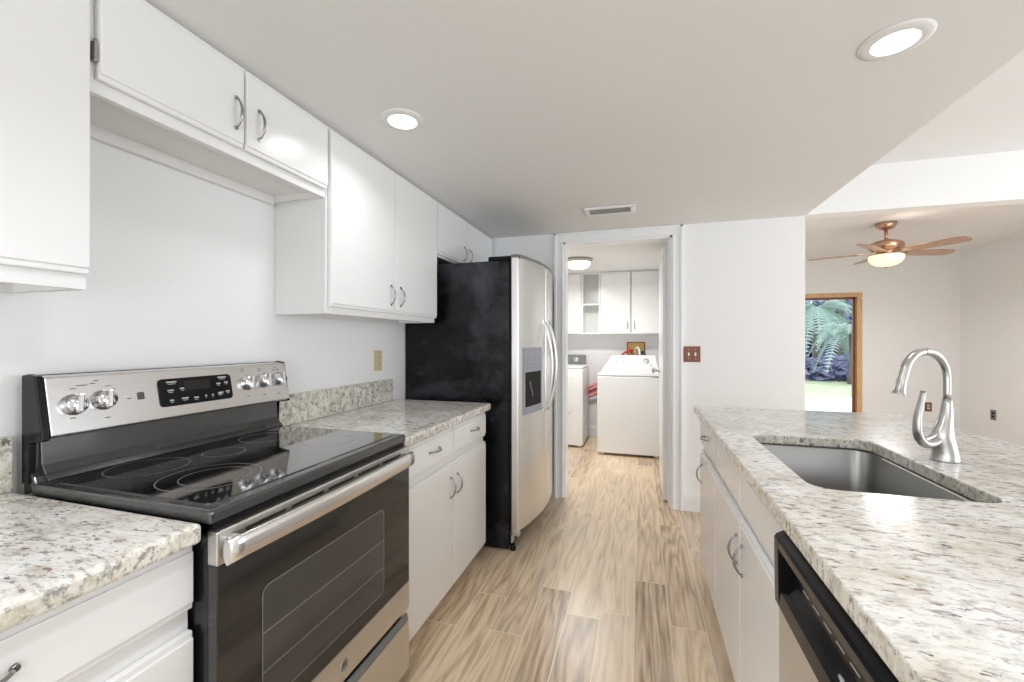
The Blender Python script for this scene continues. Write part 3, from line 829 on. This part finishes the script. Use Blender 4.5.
# ------------------------------------------------------------------ dishwasher
dw = empty('dishwasher', (.60, .785, 0), 'dishwasher with a black control panel and stainless door, under the island counter', 'dishwasher')
DY0, DY1 = .480, 1.086
obj('tub', box(.345, .90, DY0 + .004, DY1 - .004, .02, .868), 'grey_plate', dw)
bm = bmesh.new()       # control console with a scooped pocket handle
poly = [(.345, .860), (.306, .858), (.292, .850), (.288, .843), (.289, .826), (.303, .816), (.314, .80), (.314, .765), (.304, .745), (.292, .735), (.290, .70), (.345, .70)]
prism(bm, poly, 'y', DY0 + .03, DY1 - .03)
endp = [(.345, .860), (.306, .858), (.292, .850), (.288, .843), (.288, .826), (.289, .735), (.290, .70), (.345, .70)]
prism(bm, endp, 'y', DY0 + .002, DY0 + .031); prism(bm, endp, 'y', DY1 - .031, DY1 - .002)
dc = obj('control_console', bm, 'black_plastic', dw, bevel=.002)
bm = bmesh.new()
for k in range(7): B(bm, .3130, .3138, .955 - k * .05, .985 - k * .05, .778, .7805)
B(bm, .3130, .3138, .62, .76, .795, .7965)
obj('panel_marks', bm, 'print', dc)
bm = bmesh.new(); pp = [(.306 - .012 * math.sin(PI * k / 12), .60 + .20 * k / 12, .745 + .012 * math.sin(PI * k / 12)) for k in range(13)]
tube(bm, pp, .0035, 8); obj('latch_grip', bm, 'print', dc)
bm = bmesh.new(); B(bm, .297, .345, DY0 + .003, DY1 - .003, .105, .697, .004)
obj('door', bm, 'steel', dw)
obj('kick_plate', box(.36, .38, DY0 + .005, DY1 - .005, .0, .098), 'black', dw)

# ------------------------------------------------------------------ recessed lights, vent
def downlight(x, y, label):
    t = empty('recessed_light', (x, y, CZ - .012), label, 'ceiling light', 'recessed kitchen ceiling lights')
    bm = lathe(bmesh.new(), [(.064, .004), (.066, .0035), (.080, .007), (.088, .0095), (.088, .0115), (.064, .0115)], (x, y, CZ - .012), 'z', 40)
    obj('trim_ring', bm, 'ceiling', t)
    bm = lathe(bmesh.new(), [(0, .003), (.05, .0032), (.0635, .005), (.0635, .011), (0, .011)], (x, y, CZ - .012), 'z', 40)
    obj('lens', bm, 'lamp_on', t)
    return t
downlight(-.905, 1.495, 'round lit recessed light by the wall cabinets above the range side')
downlight(.715, 1.515, 'round lit recessed light above the island sink')
for x, y, pw in ((-.90, 1.495, 1.7), (.715, 1.515, 1.3), (-.45, -.6, 8), (-.15, .45, 5.0), (.715, -.6, 1.0)):  # no fixtures past the first pair; the aisle one is unseen added fill
    area('downlight_and_fill', (x, y, CZ - .022), (0, 0, 0), .16, .16, pw, WARM, 'DISK', 145)
# ceiling register
vt = empty('ceiling_vent', (-.19, 2.92, CZ - .012), 'white metal air vent in the ceiling in front of the doorway', 'vent')
vx0, vx1, vy0, vy1 = -.355, -.03, 2.835, 3.0
bm = bmesh.new()
for a in ((vx0, vx1, vy0, vy0 + .028), (vx0, vx1, vy1 - .028, vy1), (vx0, vx0 + .028, vy0 + .028, vy1 - .028), (vx1 - .028, vx1, vy0 + .028, vy1 - .028)):
    B(bm, a[0], a[1], a[2], a[3], CZ - .010, CZ - .0008, .002)
obj('frame', bm, 'trim', vt)
obj('backing', box(vx0 + .028, vx1 - .028, vy0 + .028, vy1 - .028, CZ - .002, CZ - .0005), 'vent_dark', vt)
for k in range(8):
    y = vy0 + .035 + k * .0135
    bm = bmesh.new(); prism(bm, [(y, CZ - .011), (y + .0105, CZ - .003), (y + .0095, CZ - .002), (y - .001, CZ - .010)], 'x', vx0 + .028, vx1 - .028)
    obj('slat', bm, 'vent_dark', vt)

# ------------------------------------------------------------------ plates on the walls
def screw(bm, c, axis): lathe(bm, [(.0035, 0), (.003, .0012), (0, .0014)], c, axis, 10)
# light switch by the doorway
t = empty('light_switch', (.374, BW, 1.123), 'reddish wooden double light switch plate beside the doorway', 'light switch')
obj('plate', box(.315, .433, BW - .007, BW - .0002, 1.122, 1.240, .003), 'plate_wood', t)
for cx in (.351, .397):
    bm = box(cx - .006, cx + .006, BW - .009, BW - .006, 1.168, 1.194, .001); B(bm, cx - .0045, cx + .0045, BW - .017, BW - .008, 1.181, 1.192, .002)
    obj('toggle', bm, 'trim', t)
for cx in (.351, .397):
    for cz in (1.148, 1.214):
        bm = bmesh.new(); screw(bm, (cx, BW - .007, cz), '-y'); obj('screw', bm, 'chrome', t)
def outlet(name, kind, c, w, h, label, pm, fm):
    """kind 'x+': on the left wall; 'y-': on a wall facing -y; 'x-': on the right wall"""
    cx, cy, cz = c; t = empty(name, (cx, cy, cz - h / 2), label, 'outlet')
    def bb(a0, a1, z0, z1, d0, d1, b):
        if kind == 'x+': return (cx + d0, cx + d1, cy + a0, cy + a1, cz + z0, cz + z1, b)
        if kind == 'x-': return (cx - d0, cx - d1, cy + a0, cy + a1, cz + z0, cz + z1, b)
        return (cx + a0, cx + a1, cy - d0, cy - d1, cz + z0, cz + z1, b)
    obj('plate', box(*bb(-w / 2, w / 2, -h / 2, h / 2, .0002, .006, .002)), pm, t)
    for s in (-1, 1):
        obj('socket', box(*bb(-.017, .017, s * .02 - .014, s * .02 + .014, .005, .009, .002)), fm, t)
        bm = bmesh.new()
        for q in (-.006, .006): B(bm, *bb(q - .001, q + .001, s * .02 - .004, s * .02 + .005, .0088, .0094, 0))
        obj('slots', bm, 'dark_hole', t)
    return t
outlet('wall_outlet', 'x+', (WX, 2.168, 1.165), .075, .12, 'almond yellow outlet on the wall above the backsplash near the refrigerator', 'almond', 'almond')
outlet('wall_outlet', 'y-', (3.665, FY, .405), .075, .12, 'small reddish-brown outlet plate low on the far wall, seen under the faucet arch', 'plate_wood', 'print')
outlet('wall_outlet', 'x-', (RX, 6.45, .405), .08, .12, 'small dark outlet low on the side wall past the faucet', 'grey_plate', 'black_plastic')

# ------------------------------------------------------------------ laundry
# wall cabinets facing the doorway
def laundry_cab(x0, x1, label, doors, pulls, name='wall_cabinet', shelf=False):
    z0, z1, yf = 1.368, CZ - .002, 5.50
    t = empty(name, ((x0 + x1) / 2, 5.65, z0), label, 'cabinet' if not shelf else 'shelf unit')
    bm = bmesh.new()
    B(bm, x0, x0 + .018, yf + .02, 5.798, z0, z1); B(bm, x1 - .018, x1, yf + .02, 5.798, z0, z1)
    B(bm, x0 + .018, x1 - .018, yf + .02, 5.798, z0, z0 + .018); B(bm, x0 + .018, x1 - .018, yf + .02, 5.798, z1 - .018, z1)
    B(bm, x0 + .018, x1 - .018, 5.79, 5.798, z0 + .018, z1 - .018)
    obj('body', bm, 'cab', t)
    if shelf: obj('shelf', box(x0 + .018, x1 - .018, yf + .03, 5.79, 1.74, 1.76), 'cab', t)
    for (a, b), p in zip(doors, pulls):
        dd = front_y('door', t, yf, a, b, z0 + .005, z1 - .012)
        if p is not None: bow_pull(dd, (p, yf, z0 + .11), 'z', 'y-', .09)
    return t
laundry_cab(-1.25, -.725, 'white laundry wall cabinet nearest the domed ceiling light', [(-1.24, -.732)], [None])
laundry_cab(-.722, -.487, 'open white shelf niche between the laundry wall cabinets', [], [], 'wall_shelf_unit', True)
laundry_cab(-.484, .30, 'two-door white laundry wall cabinet above the washing machine', [(-.478, -.112), (-.104, .292)], [-.150, -.066])
# washer
ws = empty('washing_machine', (-.12, 5.18, 0), 'white top-loading washing machine facing the doorway', 'washing machine')
wx0, wx1, wy0, wy1 = -.462, .220, 4.86, 5.50
bm = bmesh.new(); B(bm, wx0, wx1, wy0, wy1, .028, .885, .010, 3)
for fx in (wx0 + .05, wx1 - .05):
    for fy in (wy0 + .05, wy1 - .05): tube(bm, [(fx, fy, 0), (fx, fy, .03)], .02, 12)
obj('body', bm, 'white_app', ws)
obj('top_panel', box(wx0 + .002, wx1 - .002, wy0 + .002, wy1 - .002, .889, .916, .010, 3), 'white_app', ws)
obj('lid', box(wx0 + .06, wx1 - .06, wy0 + .03, wy0 + .44, .917, .927, .004), 'white_app', ws)
bm = bmesh.new()    # tapered console
lo = [(wx0 + .0, 5.34), (wx1 + .0, 5.34), (wx1, 5.50), (wx0, 5.50)]; hi = [(wx0 + .13, 5.42), (wx1 - .04, 5.42), (wx1 - .04, 5.50), (wx0 + .13, 5.50)]
a_ = [bm.verts.new((*p, .917)) for p in lo]; b_ = [bm.verts.new((*p, 1.105)) for p in hi]
bm.faces.new(a_[::-1]); bm.faces.new(b_)
for i in range(4): bm.faces.new((a_[i], a_[(i + 1) % 4], b_[(i + 1) % 4], b_[i]))
cn = obj('console', bm, 'white_app', ws, bevel=.012)
def cpt(x, z): t_ = (z - .917) / .188; return Vector((x, 5.34 + .08 * t_, z))
for x_, z_, r_ in ((-.285, 1.035, .020), (-.205, 1.035, .020), (.072, 1.035, .034)):
    bm = lathe(bmesh.new(), [(r_, 0), (r_, .004), (r_ * .8, .006), (r_ * .75, .020), (0, .022)], (0, 0, 0), '-y', 24)
    bmesh.ops.transform(bm, matrix=Matrix.Translation(cpt(x_, z_)) @ Matrix.Rotation(-.40, 4, 'X'), verts=bm.verts[:])
    obj('knob', bm, 'chrome' if r_ > .03 else 'white_app', cn)
bm = box(.125, .195, wy0 - .003, wy0 + .001, .885, .893); obj('badge', bm, 'grey_plate', ws)
bm = box(.12, .127, 5.32, 5.36, .985, .997); obj('small_mark', bm, 'grey_plate', cn)
# dryer
dy = empty('dryer', (-.99, 5.38, 0), 'white front-loading dryer beside the washing machine, partly behind the door frame', 'dryer')
dx0, dx1, dy0, dy1 = -1.33, -.655, 5.10, 5.70
bm = bmesh.new(); B(bm, dx0, dx1, dy0, dy1, .025, .945, .012, 3)
for fx in (dx0 + .05, dx1 - .05):
    for fy in (dy0 + .05, dy1 - .05): tube(bm, [(fx, fy, 0), (fx, fy, .03)], .02, 12)
obj('body', bm, 'white_app', dy)
obj('top_panel', box(dx0 + .001, dx1 - .001, dy0 + .001, dy1 - .001, .948, .975, .012, 3), 'white_app', dy)
bm = bmesh.new(); prism(bm, rrect(dx0 + .08, dx1 - .125, .42, .86, .03, 5), 'y', dy0 - .010, dy0 + .001); obj('door', bm, 'white_app', dy, bevel=.004)
obj('kick_panel', box(dx0 + .005, dx1 - .005, dy0 - .003, dy0 + .002, .03, .135, .001), 'white_app', dy)
bm = bmesh.new(); prism(bm, [(5.56, .976), (5.585, 1.09), (5.60, 1.098), (5.70, 1.098), (5.70, .976)], 'x', dx0 + .01, dx1 - .03)
cn = obj('console', bm, 'grey_plate', dy, bevel=.004)
bm = lathe(bmesh.new(), [(.036, 0), (.036, .003), (.033, .005)], (0, 0, 0), '-y', 24)
lathe(bm, [(.018, .004), (.016, .022), (0, .023)], (0, 0, 0), '-y', 20)
bmesh.ops.transform(bm, matrix=Matrix.Translation((-.80, 5.572, 1.035)) @ Matrix.Rotation(-.2, 4, 'X'), verts=bm.verts[:])
obj('knob', bm, 'chrome', cn)
# utility box with hoses
t = empty('washer_outlet_box', (-.05, 5.8, 1.085), 'brass-coloured washer hookup box recessed in the laundry wall behind the washing machine', 'utility box')
bm = bmesh.new(); bx0, bx1, bz0, bz1 = -.165, .065, 1.06, 1.268
for a in ((bx0, bx1, bz0, bz0 + .015), (bx0, bx1, bz1 - .015, bz1), (bx0, bx0 + .015, bz0 + .015, bz1 - .015), (bx1 - .015, bx1, bz0 + .015, bz1 - .015)):
    B(bm, a[0], a[1], 5.785, 5.7995, a[2], a[3], .001)
obj('rim', bm, 'plate_wood', t)
obj('back_plate', box(bx0 + .015, bx1 - .015, 5.794, 5.7995, bz0 + .015, bz1 - .015), 'brass', t)
for cx in (-.11, .02):
    bm = bmesh.new(); tube(bm, [(cx, 5.79, 1.13), (cx, 5.76, 1.13)], .014, 12); B(bm, cx - .016, cx + .016, 5.752, 5.762, 1.12, 1.14, .002)
    obj('valve', bm, 'plate_wood', t)
def hose(name, pts, r, m, label):
    return tag(obj(name, tube(bmesh.new(), smooth_path(pts, 8), r, 10), m), label, 'hose')
hose('supply_hose', [(-.11, 5.748, 1.13), (-.10, 5.71, 1.165), (-.13, 5.66, 1.16), (-.20, 5.62, 1.12), (-.24, 5.60, 1.04), (-.25, 5.58, .8)], .015, 'red_hose', 'red water hose curling out of the hookup box')
hose('supply_hose', [(.02, 5.748, 1.12), (.03, 5.71, 1.14), (.05, 5.66, 1.13), (.06, 5.62, 1.08), (.06, 5.60, .9)], .014, 'blue_hose', 'dark blue water hose at the lit side of the hookup box')
hose('drain_hose', [(-.05, 5.76, 1.10), (-.06, 5.70, 1.17), (-.03, 5.62, 1.20), (-.005, 5.57, 1.14), (.0, 5.55, 1.0)], .011, 'white_hose', 'thin white drain hose looping over the washing machine console')
hose('supply_hose', [(-.66, 5.73, .66), (-.60, 5.72, .69), (-.52, 5.71, .73), (-.44, 5.70, .78)], .020, 'pink_hose', 'upper faded red hose between dryer and washing machine')
hose('supply_hose', [(-.66, 5.75, .60), (-.60, 5.74, .63), (-.52, 5.73, .67), (-.44, 5.72, .72)], .014, 'red_hose', 'middle dark red hose between dryer and washing machine')
hose('supply_hose', [(-.66, 5.73, .54), (-.60, 5.72, .57), (-.52, 5.71, .61), (-.44, 5.70, .66)], .020, 'pink_hose', 'lower faded red hose between dryer and washing machine')
# flush dome light
t = empty('flush_ceiling_light', (-.64, 4.60, CZ - .105), 'domed glass ceiling light lit warm in the laundry', 'ceiling light')
bm = lathe(bmesh.new(), [(0, 0), (.150, 0), (.156, -.010), (.150, -.030), (.125, -.036), (0, -.034)], (-.64, 4.60, CZ - .001), 'z', 36)
obj('pan', bm, 'nickel', t)
bm = lathe(bmesh.new(), [(.135, -.030), (.132, -.055), (.105, -.085), (.06, -.103), (.0, -.108)], (-.64, 4.60, CZ), 'z', 36)
obj('glass_dome', bm, 'dome_on', t)
bm = lathe(bmesh.new(), [(0, -.118), (.008, -.115), (.010, -.108), (0, -.106)], (-.64, 4.60, CZ), 'z', 12); obj('finial', bm, 'nickel', t)
area('laundry_lamp', (-.64, 4.60, CZ - .125), (0, 0, 0), .22, .22, 18, (1, .98, .95), 'DISK', 175)

# ------------------------------------------------------------------ ceiling fan
fx, fy = 2.336, 5.104
fan = empty('ceiling_fan', (fx, fy, 2.02), 'five-blade ceiling fan with wooden blades and a lit glass bowl', 'ceiling fan')
bm = lathe(bmesh.new(), [(0, 2.449), (.085, 2.449), (.082, 2.42), (.06, 2.392), (.03, 2.380), (0, 2.380)], (fx, fy, 0), 'z', 32)
obj('canopy', bm, 'bronze', fan)
obj('downrod', tube(bmesh.new(), [(fx, fy, 2.385), (fx, fy, 2.27)], .014, 14), 'bronze', fan)
bm = lathe(bmesh.new(), [(0, 2.285), (.04, 2.283), (.09, 2.268), (.130, 2.248), (.140, 2.225), (.140, 2.195), (.115, 2.178), (.08, 2.165), (.08, 2.145), (.11, 2.135), (.11, 2.120), (0, 2.120)], (fx, fy, 0), 'z', 36)
obj('motor_housing', bm, 'bronze', fan)
bm = lathe(bmesh.new(), [(.125, 2.130), (.140, 2.122), (.138, 2.09), (.118, 2.055), (.08, 2.032), (.03, 2.020), (0, 2.018)], (fx, fy, 0), 'z', 36)
obj('light_bowl', bm, 'bowl_on', fan)
bm = lathe(bmesh.new(), [(0, 2.0), (.012, 2.004), (.014, 2.016), (0, 2.018)], (fx, fy, 0), 'z', 12); obj('finial', bm, 'bronze', fan)
for k in range(5):
    a = math.radians(15 + 72 * k); R_ = Matrix.Translation((fx, fy, 2.155)) @ Matrix.Rotation(a, 4, 'Z') @ Matrix.Rotation(math.radians(-12), 4, 'X')
    outline = [(.20, -.055), (.30, -.062), (.50, -.068), (.595, -.064), (.628, -.044), (.640, 0), (.628, .044), (.595, .064), (.50, .068), (.30, .062), (.20, .055)]
    bm = bmesh.new(); prism(bm, outline, 'z', -.004, .004); bmesh.ops.transform(bm, matrix=R_, verts=bm.verts[:])
    bl = obj('blade', bm, 'blade', fan)
    bm = bmesh.new(); prism(bm, [(.10, -.02), (.17, -.018), (.23, -.042), (.27, -.02), (.27, .02), (.23, .042), (.17, .018), (.10, .02)], 'z', .004, .009)
    bmesh.ops.transform(bm, matrix=R_, verts=bm.verts[:]); obj('blade_iron', bm, 'bronze', bl)
area('fan_lamp', (fx, fy, 1.99), (0, 0, 0), .3, .3, 20, (.95, .97, 1.0), 'DISK', 175)
point('fan_lamp_up', (fx + .05, fy - .28, 2.26), 1.0, (1, .84, .70), .08)

# ------------------------------------------------------------------ outdoors, seen through the glazed door
struct('ground_patio', box(-6, 14, FY + .13, 11.6, -.06, -.02), 'concrete')
struct('ground_lawn', box(-14, 30, 11.6, 34, -.09, -.03), 'lawn')
def frond(bm, base, az, L, droop, w=.34, n=12, lift=.7):
    d = Vector((math.cos(az), math.sin(az), 0)); side = Vector((-d.y, d.x, 0)); prev = None
    P = []
    for k in range(n + 1):
        t = k / n; P.append(Vector(base) + d * L * t * (1 - .15 * t) + Vector((0, 0, L * (lift * t - droop * t * t))))
    for k in range(n):
        a, b = P[k], P[k + 1]; t = k / n; ww = w * math.sin(PI * (t * .85 + .12))
        for s in (-1, 1):
            for j in range(2):
                p0 = a.lerp(b, j * .5); tip = p0 + side * s * ww + d * ww * .55 + Vector((0, 0, -ww * .45))
                q = (b - a) * .26
                v = [bm.verts.new(p0), bm.verts.new(p0 + q), bm.verts.new(tip)]
                bm.faces.new(v)
    tube(bm, P, .012, 4)
def palm(x, y, h, n, L, label, leaf, cat='palm tree', trunk=True):
    t = empty('palm_tree', (x, y, -.03), label, cat)
    bm = bmesh.new(); 
    for k in range(n):
        az = 2 * PI * k / n + random.uniform(-.2, .2); frond(bm, (x, y, h), az, L * random.uniform(.8, 1.1), random.uniform(.7, 1.5), w=L * .22, lift=random.uniform(.3, 1.1))
    obj('crown', bm, leaf, t)
    obj('trunk', tube(bmesh.new(), [(x, y, -.05), (x + .03, y, h * .5), (x, y, h + .02)], [.13, .10, .08], 10), 'bark', t)
def at(px, Yd):
    a = (px - 512) / F_PX; t_ = math.atan(128 / F_PX); s, c = math.sin(t_), math.cos(t_)
    return (-s + c * a) / (c + s * a) * Yd
palm(at(852, 15.4), 15.4, 1.5, 30, 1.3, 'feathery palm close to the oak door frame', 'leaf')
palm(at(815, 17.8), 17.8, 2.3, 34, 1.6, 'feathery palm at the latch side of the glass door view', 'leaf')
palm(at(840, 21.4), 21.4, 3.9, 34, 2.1, 'tall grey-green palm in the middle of the glass door view', 'leaf2')
def bush(x, y, w, d_, h, n, label):
    bm = bmesh.new()
    for k in range(n):
        u_, v_, z_ = random.uniform(-1, 1), random.uniform(-1, 1), random.random()
        c = Vector((x + u_ * w, y + v_ * d_, h * z_)); s = random.uniform(.25, .5) * (.5 if h < 2 else 1)
        a = Vector((random.uniform(-1, 1), random.uniform(-1, 1), random.uniform(-1, 1))).normalized(); b = a.orthogonal().normalized()
        bm.faces.new([bm.verts.new(c + a * s), bm.verts.new(c + b * s * .45), bm.verts.new(c - a * s), bm.verts.new(c - b * s * .45)])
    tag(obj('hedge', bm, 'bush'), label, 'hedge')
bush(at(838, 15.9) , 16.6, 3.5, .4, .75, 1200, 'low haze-tinted hedge edging the lawn under the palms')
bush(at(838, 25), 25, 4.0, 1.2, 6.6, 5000, 'tall dense haze-tinted hedge closing the view behind the palms')
